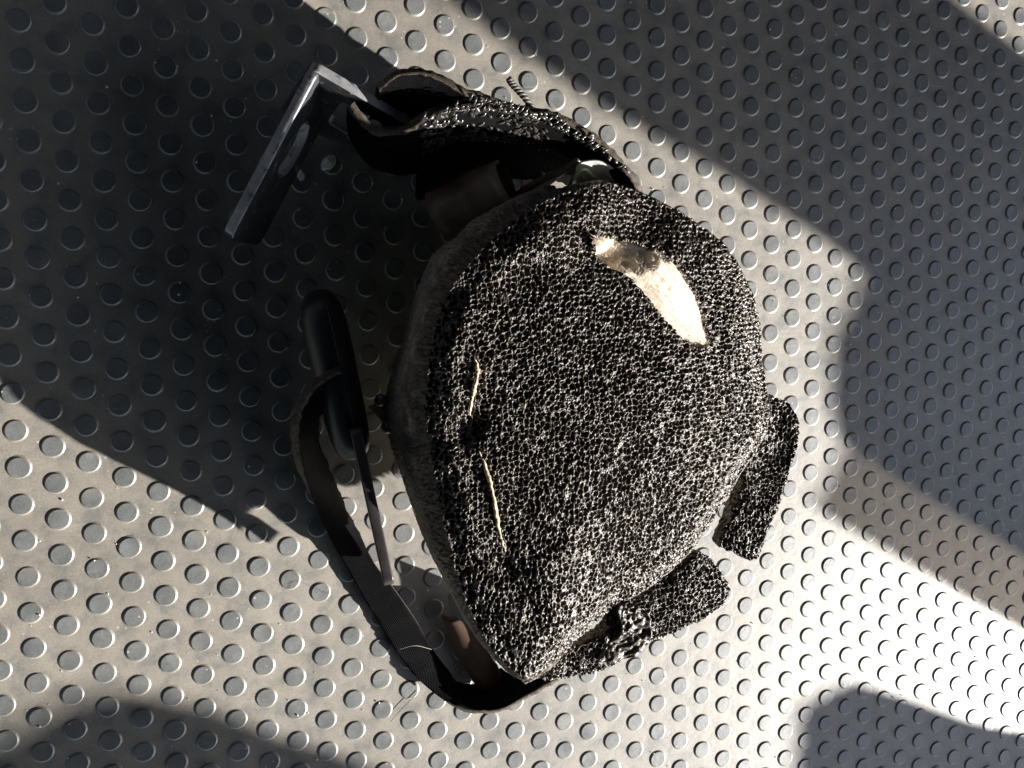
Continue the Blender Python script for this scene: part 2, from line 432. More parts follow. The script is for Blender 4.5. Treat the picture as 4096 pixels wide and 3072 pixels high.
def mat_webbing(name, colour, dusty=0.0):
    m, nt, b = new_mat(name)
    uv = node(nt, 'ShaderNodeUVMap')
    mp = node(nt, 'ShaderNodeMapping')
    nt.links.new(uv.outputs[0], mp.inputs[0])
    mp.inputs['Rotation'].default_value = (0, 0, math.radians(38))
    w1 = node(nt, 'ShaderNodeTexWave', Scale=5.5, Distortion=1.2)
    w1.bands_direction = 'X'
    nt.links.new(mp.outputs[0], w1.inputs[0])
    mp2 = node(nt, 'ShaderNodeMapping')
    nt.links.new(uv.outputs[0], mp2.inputs[0])
    mp2.inputs['Rotation'].default_value = (0, 0, math.radians(-38))
    w2 = node(nt, 'ShaderNodeTexWave', Scale=5.5, Distortion=1.2)
    nt.links.new(mp2.outputs[0], w2.inputs[0])
    mul = node(nt, 'ShaderNodeMath', operation='MULTIPLY')
    nt.links.new(w1.outputs['Fac'], mul.inputs[0]); nt.links.new(w2.outputs['Fac'], mul.inputs[1])
    n = noise(nt, 260, 6.0, 0.7)
    r = ramp(nt, n.outputs[0], [(0.5, (0, 0, 0)), (0.72, (dusty, dusty, dusty))])
    col = mix(nt, r.outputs[0], colour, (0.16, 0.13, 0.10))
    nt.links.new(col, b.inputs['Base Color'])
    b.inputs['Roughness'].default_value = 0.6
    b.inputs['Specular IOR Level'].default_value = 0.03
    bump(nt, mul.outputs[0], 0.6, 0.0005, b)
    return m

M_FLOOR = mat_floor('dusty_rubber', False)
M_STUD = mat_floor('dusty_rubber_stud', True)
M_FOAM = mat_foam('open_cell_foam', (0.058, 0.047, 0.038), 0.33, 0.50, side=(0.20, 0.17, 0.145), dust=(0.38, 0.33, 0.28))
M_FELT = simple('cream_felt', (0.85, 0.74, 0.60), 0.9, 0.2, vary=0.12, scale=700, bumpd=0.0004)
M_WEB = mat_webbing('black_webbing', (0.005, 0.005, 0.006), 0.04)
M_WEBD = simple('dusty_webbing_edge', (0.075, 0.062, 0.050), 0.7, 0.2, vary=0.6, scale=700, bumpd=0.0005, spots=(0.17, 0.14, 0.11))
M_STEEL = simple('black_painted_steel', (0.035, 0.036, 0.040), 0.34, 0.6, vary=0.5, scale=160, spots=(0.24, 0.24, 0.25))
M_WORN_SKYLIT = simple('worn_skylit_edge', (0.34, 0.345, 0.36), 0.4, 0.6, vary=0.45, scale=140, spots=(0.06, 0.06, 0.065))  # worn grey, raised to paint in the sky reflection
M_PLASTIC = simple('black_plastic', (0.016, 0.016, 0.018), 0.40, 0.5, vary=0.3, scale=120, bumpd=0.00003)
M_BLADE = simple('dark_plated_steel', (0.045, 0.040, 0.041), 0.33, 0.5, metal=0.2, vary=0.3, scale=220, bumpd=0.00004)
M_CREAM = simple('cream_plastic', (0.52, 0.45, 0.32), 0.4, 0.5, vary=0.15, scale=90)
M_BROWN = simple('brown_plastic', (0.060, 0.036, 0.022), 0.65, 0.15, vary=0.3, scale=90)
M_RUST = simple('rusty_pale_sheet', (0.15, 0.115, 0.085), 0.45, 0.5, vary=0.5, scale=130, spots=(0.20, 0.075, 0.03))
M_MILK = simple('milky_plastic', (0.62, 0.64, 0.60), 0.35, 0.5, vary=0.2, scale=300, bumpd=0.0003)
M_GREEN = simple('pale_green_plastic', (0.42, 0.47, 0.30), 0.5, 0.4, vary=0.15)
M_RIVET = simple('zinc_rivet', (0.30, 0.32, 0.35), 0.3, 0.6, metal=0.8, vary=0.2)
M_STRAW = simple('dry_straw', (0.50, 0.42, 0.28), 0.6, 0.4, vary=0.3, scale=900)
M_CHIP = simple('pale_chip', (0.62, 0.64, 0.66), 0.6, 0.4, vary=0.2, scale=900)
M_LINT = simple('lint', (0.45, 0.42, 0.38), 0.6, 0.3)
M_DARKBIT = simple('dark_seed', (0.05, 0.04, 0.03), 0.6, 0.3)
M_BLOCKER = simple('dark_blocker', (0.022, 0.028, 0.042), 0.8, 0.2, bumpd=0.0002)  # for the unseen added panels, bluish to tint their bounce
def mat_glass():
    m = bpy.data.materials.new('tinted_glass')
    m.use_nodes = True
    nt = m.node_tree
    nt.nodes.remove(nt.nodes['Principled BSDF'])
    t = node(nt, 'ShaderNodeBsdfTransparent')
    t.inputs[0].default_value = (0.36, 0.33, 0.29, 1)
    g = node(nt, 'ShaderNodeBsdfGlossy')
    g.inputs['Roughness'].default_value = 0.02
    mx = nt.nodes.new('ShaderNodeMixShader')
    mx.inputs[0].default_value = 0.05
    nt.links.new(t.outputs[0], mx.inputs[1]); nt.links.new(g.outputs[0], mx.inputs[2])
    nt.links.new(mx.outputs[0], nt.nodes['Material Output'].inputs[0])
    return m
M_GLASS = mat_glass()

# ------------------------------------------------------------------ floor, and unseen panels added to shape the light
AX = Vector((math.cos(SUN_AZ), math.sin(SUN_AZ)))      # across the floor, towards the sun
TX = Vector((-AX.y, AX.x))
CX = Vector((0.15, 0.04))
CASTER_DIST = 0.75
def bay(s, t, z=0.0):
    p = CX + AX * s + TX * t
    return (p.x, p.y, z)

def quadbox(name, corners, z0, z1, mat, kind='structure'):
    v = [(c[0], c[1], z0) for c in corners] + [(c[0], c[1], z1) for c in corners]
    f = [(3, 2, 1, 0), (4, 5, 6, 7)] + [(i, (i + 1) % 4, 4 + (i + 1) % 4, 4 + i) for i in range(4)]
    return tag(link(name, mesh_from(name, v, f), mat, smooth=False), kind=kind)

floor = quadbox('floor', [bay(-.50, -.62), bay(.80, -.62), bay(.80, .62), bay(-.50, .62)], -.006, 0.0, M_FLOOR)
quadbox('sky_blocker_side', [bay(-.51, -.56), bay(.74, -.56), bay(.74, -.545), bay(-.51, -.545)], 0.13, .78, M_BLOCKER)  # unseen walls and roof from here on, added to block skylight
quadbox('sky_blocker_side', [bay(-.51, .545), bay(.74, .545), bay(.74, .56), bay(-.51, .56)], 0.001, .78, M_BLOCKER)
quadbox('sky_blocker_rear', [bay(-.48, -.54), bay(-.465, -.54), bay(-.465, .54), bay(-.48, .54)], .003, .78, M_BLOCKER)
quadbox('sky_blocker_top', [bay(-.50, -.57), bay(.74, -.57), bay(.74, .57), bay(-.50, .57)], .785, .80, M_BLOCKER)

TAN = math.tan(SUN_EL)
def caster_point(p):
    d = Vector((p[0] * MM, p[1] * MM)) - CX
    return d.dot(TX), (CASTER_DIST - d.dot(AX)) * TAN

def caster_piece(name, pts, mat, off=0.0, thick=0.004):  # unseen plate added on the sun side to shade the floor
    n = len(pts)
    v = [bay(CASTER_DIST + off, t, h) for t, h in pts] + [bay(CASTER_DIST + off + thick, t, h) for t, h in pts]
    bm = bmesh.new()
    bv = [bm.verts.new(q) for q in v]
    for tri in tessellate_polygon([[Vector((t, h, 0)) for t, h in pts]]):
        bm.faces.new([bv[i] for i in tri]); bm.faces.new([bv[n + i] for i in tri[::-1]])
    for i in range(n):
        bm.faces.new((bv[i], bv[n + i], bv[n + (i + 1) % n], bv[(i + 1) % n]))
    bmesh.ops.recalc_face_normals(bm, faces=bm.faces)
    me = bpy.data.meshes.new(name); bm.to_mesh(me); bm.free()
    return tag(link(name, me, mat, smooth=False), kind='structure')

pa = [caster_point(p) for p in SHADE_A]
pa2 = [caster_point(p) for p in SHADE_A2]
caster_piece('shade_caster_a', [(pa[0][0], .784)] + pa + [(pa[-1][0], 0.002), (pa2[0][0], 0.002)] + pa2 + [(pa2[-1][0], .784)], M_BLOCKER)  # added plate, cut to the outline of the right-hand floor shade
pt = [caster_point(p) for p in TINT]
caster_piece('half_shade_pane', pt[:3] + [(pt[3][0], 0.002), (pt[4][0], 0.002)] + [pt[5]], M_GLASS, off=0.006)  # added tinted pane, dims the sun for the half-lit strip
pb = [caster_point(p) for p in SHADE_B]
pb2 = [caster_point(p) for p in [(240, -200), (244, -108)]]
caster_piece('shade_caster_b', pb2 + pb + [(pb[-1][0], 0.002), (pb2[0][0], 0.002)], M_BLOCKER)  # added plate, outline follows a soft shadow on the floor
pc = [caster_point(p) for p in [(-60, -45)] + SHADE_C + [(150, -125)]]
caster_piece('shade_caster_c', pc + [(-.54, pc[-1][1]), (-.54, pc[0][1] + .05)], M_BLOCKER)  # added plate for the soft shade at lower left

# ------------------------------------------------------------------ studs of the rubber floor
def stud_mesh(seg=20):
    prof = [(3.30, -0.02), (3.06, 0.05), (2.86, 0.17), (2.74, 0.34), (2.60, 0.41)]
    v, f = [], []
    for r, z in prof:
        for i in range(seg):
            a = 2 * math.pi * i / seg
            v.append((r * math.cos(a), r * math.sin(a), z))
    n = len(prof)
    for k in range(n - 1):
        for i in range(seg):
            f.append((k * seg + i, k * seg + (i + 1) % seg, (k + 1) * seg + (i + 1) % seg, (k + 1) * seg + i))
    f.append(tuple((n - 1) * seg + i for i in range(seg)))
    return v, f

sv, sf = stud_mesh()
stud_me = mesh_from('stud', np.array(sv) * MM, sf)
stud_me.materials.append(M_STUD)
stud_me.polygons.foreach_set('use_smooth', [len(p.vertices) == 4 for p in stud_me.polygons])
mw = camera.matrix_world.inverted()
def in_view(p, margin=0.0):
    q = mw @ Vector(p)
    x, y = q.x / -q.z * 0.9874, q.y / -q.z * 0.9874
    return abs(x) < .5 + margin and abs(y) < .375 + margin
def inside(poly, x, y):
    c = False
    j = len(poly) - 1
    for i in range(len(poly)):
        xi, yi, xj, yj = poly[i][0], poly[i][1], poly[j][0], poly[j][1]
        if (yi > y) != (yj > y) and x < (xj - xi) * (y - yi) / (yj - yi) + xi: c = not c
        j = i
    return c
hidden_zone = [(105, 10), (135, -40), (215, -25), (240, 20), (240, 70), (215, 110), (160, 130), (110, 125), (100, 60)]
spots = []
for col in range(-26, 80):
    for row in range(-42, 40):
        x, y = col * 8.660254, -(row + .5 * (col % 2)) * 10.0
        spots.append((x, y))
spots = [s for s in spots if in_view((s[0] * MM, s[1] * MM, 0), 0.28)]
cl = camera.matrix_world.translation
near = sorted([s for s in spots if in_view((s[0] * MM, s[1] * MM, 0), 0.01) and not inside(hidden_zone, *s)],
              key=lambda s: (Vector((s[0] * MM, s[1] * MM, 0)) - cl).length)[:300]
near_set = set(near)
for (x, y) in near:
    o = bpy.data.objects.new('stud', stud_me)
    o.location = (x * MM, y * MM, 0)
    o.rotation_euler.z = random.random() * 6.28
    k = 1 + random.uniform(-.03, .03)
    o.scale = (k, k * (1 + random.uniform(-.02, .02)), random.uniform(.82, 1.1))
    o.rotation_euler.x, o.rotation_euler.y = random.gauss(0, .012), random.gauss(0, .012)
    o.parent = floor
    COL.objects.link(o)
V, F = [], []
for (x, y) in spots:
    if (x, y) in near_set: continue
    b0 = len(V)
    V += [((a + x) * MM, (b + y) * MM, c * MM) for a, b, c in sv]
    F += [tuple(i + b0 for i in f) for f in sf]
far = mesh_from('stud_field', V, F)
so = link('stud_field', far, M_STUD, floor)
far.polygons.foreach_set('use_smooth', [len(p.vertices) == 4 for p in far.polygons])
so['kind'] = 'stuff'

# ------------------------------------------------------------------ retractor under its foam cover
RET = empty('seat_belt_retractor', (0.145, 0.055, 0.0),
            'seat belt retractor wrapped in torn black open-cell foam lying on the studded floor', 'belt retractor')

def polar(loop, c, th):
    p = np.array(loop, float)
    d = p[:, :2] - c
    a = np.arctan2(d[:, 1], d[:, 0]); r = np.hypot(d[:, 0], d[:, 1])
    o = np.argsort(a)
    a, r, z = a[o], r[o], p[o, 2]
    a = np.r_[a - 2 * np.pi, a, a + 2 * np.pi]
    return np.interp(th, a, np.r_[r, r, r]), np.interp(th, a, np.r_[z, z, z])

def foam_pad(name, edge, base_fn, centre, ztop_fn, n, wall_rings, cell, depth, parent, wall_depth=0.35, bulge=2.0, dents=(), rim=0.0, tear=None):
    """Closed foam block: displaced open-cell top, rounded shoulder, cut side wall, flat underside."""
    c = np.array(centre[:2], float)
    k = np.linspace(-1, 1, n)
    a, b = np.meshgrid(k, k, indexing='ij')
    big = np.abs(a) > np.abs(b)
    with np.errstate(divide='ignore', invalid='ignore'):
        ph = np.where(big, np.pi / 4 * (b / np.where(a == 0, 1, a)), np.pi / 2 - np.pi / 4 * (a / np.where(b == 0, 1, b)))
    rho = np.where(big, a, b)
    X, Y = rho * np.cos(ph), rho * np.sin(ph)
    R, T = np.hypot(X, Y), np.arctan2(Y, X)
    re, ze = polar(edge, c, T)
    px, py = c[0] + re * R * np.cos(T), c[1] + re * R * np.sin(T)
    pz = ztop_fn(R, ze, px, py)
    for dx, dy, dr, amp in dents:
        pz = pz + amp * np.exp(-((px - dx) ** 2 + (py - dy) ** 2) / (dr * dr))
    P = np.stack([px, py, pz], 2).reshape(-1, 3)
    P[:, 2] += 0.7 * value_noise(P * [1, 1, .2], 14.0) + 0.35 * value_noise(P, 6.0, 5)
    V = [P]
    idx = np.arange(n * n).reshape(n, n)
    top = np.stack([idx[:-1, :-1], idx[1:, :-1], idx[1:, 1:], idx[:-1, 1:]], 2).reshape(-1, 4)
    loop = np.r_[idx[:-1, 0], idx[-1, :-1], idx[:0:-1, -1], idx[0, :0:-1]]
    m = len(loop)
    eth = T.reshape(-1)[loop]
    ep = P[loop]
    rb, zb = base_fn(eth, polar(edge, c, eth)[0])
    bp = np.stack([c[0] + rb * np.cos(eth), c[1] + rb * np.sin(eth), zb], 1)
    out = np.stack([np.cos(eth), np.sin(eth), 0 * eth], 1)
    prev = loop
    side = []
    cnt = n * n
    for j in range(1, wall_rings + 1):
        t = j / wall_rings
        ring = ep * (1 - t) + bp * t + out * (bulge * math.sin(math.pi * t) * (1 - t) ** .5)
        V.append(ring)
        cur = np.arange(cnt, cnt + m); cnt += m
        side.append(np.stack([prev, cur, np.roll(cur, -1), np.roll(prev, -1)], 1))
        prev = cur
    for t in (0.85, 0.5):
        ring = bp.copy()
        ring[:, :2] = c + (bp[:, :2] - c) * t
        ring[:, 2] = bp[:, 2] + .3
        V.append(ring)
        cur = np.arange(cnt, cnt + m); cnt += m
        side.append(np.stack([prev, cur, np.roll(cur, -1), np.roll(prev, -1)], 1))
        prev = cur
    V.append(np.array([[c[0], c[1], float(np.mean(zb))]]))
    tri = np.stack([prev, np.full(m, cnt), np.roll(prev, -1)], 1)
    V = np.vstack(V)
    faces = [tuple(f) for f in top] + [tuple(f) for s in side for f in s] + [tuple(f) for f in tri]
    me = bpy.data.meshes.new(name)
    me.from_pydata(V, [], faces)
    bm = bmesh.new(); bm.from_mesh(me)
    bmesh.ops.recalc_face_normals(bm, faces=bm.faces); bm.to_mesh(me); bm.free()
    N = np.empty(len(V) * 3); me.vertex_normals.foreach_get('vector', N); N = N.reshape(-1, 3)
    nt_, nw = n * n, m * wall_rings
    W = V + np.stack([value_noise(V, 1.6, q) for q in (21, 22, 23)], 1) * 0.35
    f1, f2, rnd = cells(W, cell)
    g1, g2, grnd = cells(W, cell * 0.52)
    pit = 0.65 * (1 - smooth01(f1, 0.26, 0.56)) + 0.35 * smooth01(f2 - f1, 0.05, 0.40)
    sub = smooth01(g2 - g1, 0.05, 0.5)
    d = -depth * pit * (0.55 + 0.75 * rnd) - 0.20 * depth * sub * (1 - 0.6 * pit)
    d += 0.13 * value_noise(V, 0.8, 31) + 0.26 * value_noise(V, 1.5, 32)
    fade = np.zeros(len(V))
    fade[:nt_] = 1.0
    Rr = R.reshape(-1)
    ringno = np.repeat(np.arange(1, wall_rings + 1) / wall_rings, m)
    fade[nt_:nt_ + nw] = wall_depth + (1 - wall_depth) * (1 - smooth01(ringno, .05, .45))
    if wall_depth < .5:
        ww = np.cos(T.reshape(-1))
    if tear is not None:
        ins = np.array([inside(tear, x, y) for x, y in V[:nt_, :2]])
        V[:nt_, 2] -= ins * 5.0
    V = V + N * (d * fade)[:, None]
    me.vertices.foreach_set('co', (V * MM).ravel())
    me.update()
    o = link(name, me, M_FOAM, parent)
    side_v = np.zeros(len(V))
    if wall_depth < .5:
        ang = np.tile(np.cos(eth), wall_rings)
        edge_n = value_noise(V[nt_:nt_ + nw], 2.5, 51)
        side_v[nt_:nt_ + nw] = smooth01(ringno + .22 * edge_n, .12, .62) * (1 - smooth01(ang, .2, .5))
        side_v[nt_ + nw:] = 1
    at = me.attributes.new('cut_side', 'FLOAT', 'POINT')
    at.data.foreach_set('value', side_v)
    return o

fc = np.array(FOAM_CENTRE[0][:2])
def main_base(th, re):
    r, z = polar(FOAM_BASE, fc, th)
    right = np.cos(th) > -0.1
    r = np.where(right, np.minimum(r, re * 0.985), r)
    return r, z
def main_top(R, ze, x, y):
    zs = np.maximum(ze, 47.0)
    return zs * R ** 2 + 59.0 * (1 - R ** 2) - (zs - ze) * smooth01(R, .70, 1.0) - 2.2 * smooth01(R, .86, 1.0) + 0.8
foam = foam_pad('foam_cover', FOAM_EDGE, main_base, fc, main_top, 620, 40, 1.36, 1.25, RET, dents=DENTS, tear=TEAR)

def flap(name, loop, thick, n, lift=1.0):
    p = resample(loop + [loop[0]], 120)[:-1]       # ragged torn outline
    p[:, :2] += np.stack([value_noise(p, 1.8, 71) + .6 * value_noise(p, .8, 73), value_noise(p, 1.8, 72) + .6 * value_noise(p, .8, 74)], 1) * 0.55
    loop = [tuple(q) for q in p]
    c = np.mean(np.array(loop)[:, :2], axis=0)
    zc = float(np.mean([p[2] for p in loop])) + lift
    return foam_pad(name, loop, lambda th, re: (re * 0.97, polar(loop, c, th)[1] - thick), c,
                    lambda R, ze, x, y: ze * R ** 2 + zc * (1 - R ** 2) - 0.3 * smooth01(R, .88, 1.0), n, 14, 1.35, 1.15, RET, wall_depth=0.8, bulge=0.4)
flap('foam_flap', FLAP_A, 6, 220, 0.0)
flap('foam_flap', FLAP_B, 5, 220)
flap('foam_flap', FLAP_C, 6, 170)
cr = ribbon(CRUMPLE, CRUMPLE_LOW, 0.9, 60, 26)
co = np.empty(len(cr.vertices) * 3); cr.vertices.foreach_get('co', co); co = co.reshape(-1, 3) / MM
co[:, 2] += 1.2 * value_noise(co * [1, 1, 0], 4.0, 81) + .5 * value_noise(co * [1, 1, 0], 1.5, 82) + .55 * value_noise(co * [1, 1, 0], .75, 83)
cr.vertices.foreach_set('co', (co * MM).ravel())
link('crushed_patch', cr, M_FOAM, RET)

# pale felt showing through the tear
tc = np.mean(np.array(TEAR)[:, :2], axis=0)
V, F = [], []
nr, ns = 16, 72
th = np.linspace(-np.pi, np.pi, ns, endpoint=False)
# the tear is long and bent: fill it strip-wise between its two long sides
sideA = resample([TEAR[0], TEAR[1], TEAR[2], TEAR[3], TEAR[4], TEAR[5], TEAR[6]], 60)
sideB = resample([TEAR[0], TEAR[12], TEAR[11], TEAR[10], TEAR[9], TEAR[8], TEAR[7]], 60)
m = 16
sideA[4:-4, 0] += 0.7 * value_noise(sideA[4:-4], 1.7, 61)
sideB[4:-4, 0] += 0.7 * value_noise(sideB[4:-4], 1.7, 62)
for i in range(60):
    for j in range(m):
        t = j / (m - 1)
        p = sideA[i] * (1 - t) + sideB[i] * t
        u = i / 59
        z = 55.6 - 4.6 * smooth01(np.array(u), .07, .2) * (1 - smooth01(np.array(u + .07 * (t - .5) + .05 * value_noise(np.array([[p[0], p[1], 0.0]]), 1.5, 8)[0]), .34, .50)) - 2.2 * smooth01(np.array(u), .6, 1) + 1.3 * math.sin(math.pi * t)
        q = np.array([[p[0], p[1], z]])
        z += 0.22 * value_noise(q, 2.2, 3)[0] + 0.12 * value_noise(q, .7, 4)[0]
        V.append((p[0] * MM, p[1] * MM, z * MM))
F = [(i * m + j, (i + 1) * m + j, (i + 1) * m + j + 1, i * m + j + 1) for i in range(59) for j in range(m - 1)]
felt_me = mesh_from('felt_padding', V, F)
felt = link('felt_padding', felt_me, M_FELT, RET)
# loose fibres of the felt
V2, F2 = [], []
for k in range(1700):
    i = random.randrange(60); j = random.choice([0, 1, m - 2, m - 1] + list(range(m)))
    p = Vector(V[i * m + j])
    d = Vector((random.gauss(0, 1), random.gauss(0, 1), random.uniform(.2, 1.3))).normalized() * random.uniform(.8, 2.4) * MM
    w = Vector((-d.y, d.x, 0)).normalized() * 0.03 * MM
    b0 = len(V2)
    mid = p + d * .55 + Vector((0, 0, .2 * MM))
    e = p + d + Vector((random.gauss(0, .3), random.gauss(0, .3), -.2)) * MM
    V2 += [p - w, p + w, mid - w, mid + w, e]
    F2 += [(b0, b0 + 1, b0 + 3, b0 + 2), (b0 + 2, b0 + 3, b0 + 4)]
fib = link('felt_fibres', mesh_from('felt_fibres', V2, F2), M_FELT, felt)
fib['kind'] = 'stuff'

# housing parts that show round the foam
def plate_from(loop, thick, mat, name, parent, bevel=0.3):
    z = float(np.mean([p[2] for p in loop]))
    me = slab([(p[0], p[1]) for p in loop], thick, bevel, None, Matrix.Translation((0, 0, (z - thick / 2) * MM)))
    return link(name, me, mat, parent)
hx = [(116, 46), (128, 104), (176, 100), (196, 60), (186, 34), (140, 30)]
link('housing', slab(hx, 33, 1.5, None, Matrix.Translation((0, 0, 17.2 * MM))), M_CREAM, RET)
plate_from(PLATE, 3.0, M_CREAM, 'cover_plate', RET)
for p in RIVET:
    V, F = [], []
    seg = 14
    for r, z in ((1.7, -1.5), (1.7, 0), (1.45, .7), (.9, 1.1)):
        V += [((p[0] + r * math.cos(6.2832 * i / seg)) * MM, (p[1] + r * math.sin(6.2832 * i / seg)) * MM, (p[2] + z) * MM) for i in range(seg)]
    F = [(k * seg + i, k * seg + (i + 1) % seg, (k + 1) * seg + (i + 1) % seg, (k + 1) * seg + i) for k in range(3) for i in range(seg)]
    F += [tuple(3 * seg + i for i in range(seg)), tuple(range(seg))[::-1]]
    link('rivet', mesh_from('rivet', V, F), M_RIVET, RET)
# open rolled sheet at the upper end
def rolled(p0, p1, r, thick, a0, a1, seg=30):
    p0, p1 = Vector(p0), Vector(p1)
    ax = (p1 - p0).normalized()
    u = ax.cross(Vector((0, 0, 1))).normalized(); w = u.cross(ax)
    V, F = [], []
    rows = 8
    for k in range(rows):
        q = p0.lerp(p1, k / (rows - 1))
        for rr in (r, r - thick):
            for i in range(seg + 1):
                a = math.radians(a0 + (a1 - a0) * i / seg)
                s = rr * (1 + .05 * math.sin(3 * a + k))
                V.append((q + u * s * math.cos(a) + w * s * math.sin(a)) * MM)
    st = 2 * (seg + 1)
    for k in range(rows - 1):
        for i in range(seg):
            a, b = k * st + i, (k + 1) * st + i
            F += [(a, b, b + 1, a + 1), (a + seg + 1, a + seg + 2, b + seg + 2, b + seg + 1)]
        for i in (0, seg):
            a, b = k * st + i, (k + 1) * st + i
            F.append((a, a + seg + 1, b + seg + 1, b))
    for k in (0, rows - 1):
        for i in range(seg):
            a = k * st + i
            F.append((a, a + 1, a + seg + 2, a + seg + 1))
    return mesh_from('rolled', V, F)
link('spool_sleeve', rolled(TUBE[0], TUBE[1], 6.4, 1.0, -120, 200), M_RUST, RET)
link('side_plate', ribbon(BEIGE, [(p[0] + 3, p[1] - 4, 12) for p in BEIGE], 1.6, 24, 8), M_RUST, RET)
# crumpled milky guard
wl = np.array(WHITE)
link('guard_film', ribbon([tuple(p) for p in wl[:5]], [tuple(p) for p in (wl[0] + [1, -2, -6], wl[7] + [0, -1, -3], wl[6] + [0, -1, -4], wl[5] + [0, -1, -5], wl[4] + [-1, -2, -6])], 0.8, 30, 10, bulge=1.2), M_MILK, RET)
link('clip', ribbon([GREEN[0], GREEN[1], GREEN[2]], [(p[0] + 1, p[1] - 3, 30) for p in GREEN], 0.8, 14, 6), M_GREEN, RET)
dc = DISC[0]
link('end_cap', slab([(7 * math.cos(a * .2618), 7 * math.sin(a * .2618)) for a in range(24)], 4, .8, None,
     frame((dc[0] + 3, dc[1], dc[2] - 4), (0.5, -.86, 0), (.5, .3, 1))), M_PLASTIC, RET)
gl = [tuple(p) for p in GUIDE[:3]]
link('belt_guide', ribbon(gl, [GUIDE[5], GUIDE[4], GUIDE[3]], 2.2, 30, 10, bulge=2.0), M_BROWN, RET)
plate_from(WHITE_B, 1.6, M_MILK, 'guide_lip', RET)

# ------------------------------------------------------------------ the belt: webbing and its anchor bracket
BELT = empty('seat_belt', (0.10, 0.06, 0.0),
             'black woven belt webbing looping out from under the foam, sewn to a bent steel bracket', 'seat belt')
web('webbing', ribbon(STRAP_RIM, STRAP_LOW, 2.2, 200, 14, wave=0.22), BELT)
web('sewn_loop', ribbon(SEWN_TOP, SEWN_TOP_LOW, 1.8, 140, 16, wave=0.2, bulge=-1.0), BELT)
web('sewn_loop', ribbon(SEWN_FACE, SEWN_FACE_LOW, 2.4, 140, 16, wave=0.2, bulge=-1.5), BELT)
web('sewn_loop', ribbon(SEWN_BACK, SEWN_BACK_LOW, 1.6, 80, 12, wave=0.2), BELT)
# zigzag bar-tack stitching standing proud of the sewn webbing
A_, B_ = resample(SEWN_TOP, 140), resample(SEWN_FACE, 140)
V, F = [], []
stv = []
C_ = resample(SEWN_FACE_LOW, 140)
for k in range(420):
    u = random.uniform(.38, .86); t = random.random()
    i = int(u * 139)
    tg = B_[min(i + 1, 139)] - B_[i - 1]; tg /= np.linalg.norm(tg)
    if k % 5 < 2:
        p = A_[i] * (1 - t) + B_[i] * t + np.array([0, 0, 1.2])
        up_n = np.array([0, 0, 1.0])
    else:
        up_n = np.cross(tg, C_[i] - B_[i]); up_n /= np.linalg.norm(up_n)
        p = B_[i] * (1 - t) + C_[i] * t - up_n * 1.5 * math.sin(math.pi * t)
        if up_n[2] < 0: up_n = -up_n
        p = p + up_n * 1.25
    sd = np.cross(tg, up_n) * (1 if k % 2 else -1)
    d = (tg + sd * .7); d /= np.linalg.norm(d)
    L_ = random.uniform(.8, 1.5)
    w = np.cross(d, up_n) * .32
    b0 = len(V)
    for s, h, ww in ((-1, -.35, .2), (-.5, .2, 1), (.5, .2, 1), (1, -.35, .2)):
        q = p + d * L_ * s + up_n * h
        V += [q - w * ww, q + up_n * .35 * ww, q + w * ww]
    for s in range(3):
        a = b0 + 3 * s
        F += [(a, a + 3, a + 4, a + 1), (a + 1, a + 4, a + 5, a + 2)]
st = link('stitching', mesh_from('stitching', np.array(V) * MM, F), simple('shiny_thread', (0.05, 0.045, 0.04), 0.3, 0.7), BELT)
st['kind'] = 'stuff'
# frayed twisted cord end: two strands wound round each other
cp = resample(CORD, 60)
for ph in (0, math.pi):
    q = cp.copy()
    a = np.linspace(0, 9 * math.pi, 60) + ph
    q[:, 0] += .42 * np.cos(a); q[:, 1] += .3 * np.cos(a); q[:, 2] += .42 * np.sin(a)
    link('thread_end', tube([tuple(p) for p in q], .48, 6, 120), simple('grey_thread', (0.09, 0.085, 0.075), 0.5, 0.5), BELT)

# bracket: two legs of one bent strip, standing on edge
a0, a1 = Vector(BRACKET_A[0]), Vector(BRACKET_A[1])
dA = a1 - a0
LA = dA.length
hexa = [(LA * .60 + 8.0 * math.cos(k * .3927), -10.5 + 5.0 * math.sin(k * .3927)) for k in range(16)]
legA = slab(rounded_rect(0, -22, LA + 2.0, 0, 3.0), 2.8, .4, hexa, frame(a0, dA, (-0.38, 0.21, 1)))
BR = link('anchor_bracket', legA, [M_STEEL, M_WORN_SKYLIT], BELT)
b0, b1 = Vector(BRACKET_B[0]), Vector(BRACKET_B[1])
dB = b1 - b0
slot = rounded_rect(9, -20, dB.length - 4.5, -6, 2.0)
legB = slab(rounded_rect(-2.5, -29, dB.length + 2, 0, 3.0), 2.8, .4, slot, frame(b0, dB, (0.14, 0.27, 1)))
o = link('bracket_leg', legB, [M_STEEL, M_WORN_SKYLIT], BR)
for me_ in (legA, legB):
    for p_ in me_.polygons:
        if p_.normal.z > .55: p_.material_index = 1  # upward faces take the paler grey with the painted sky reflection

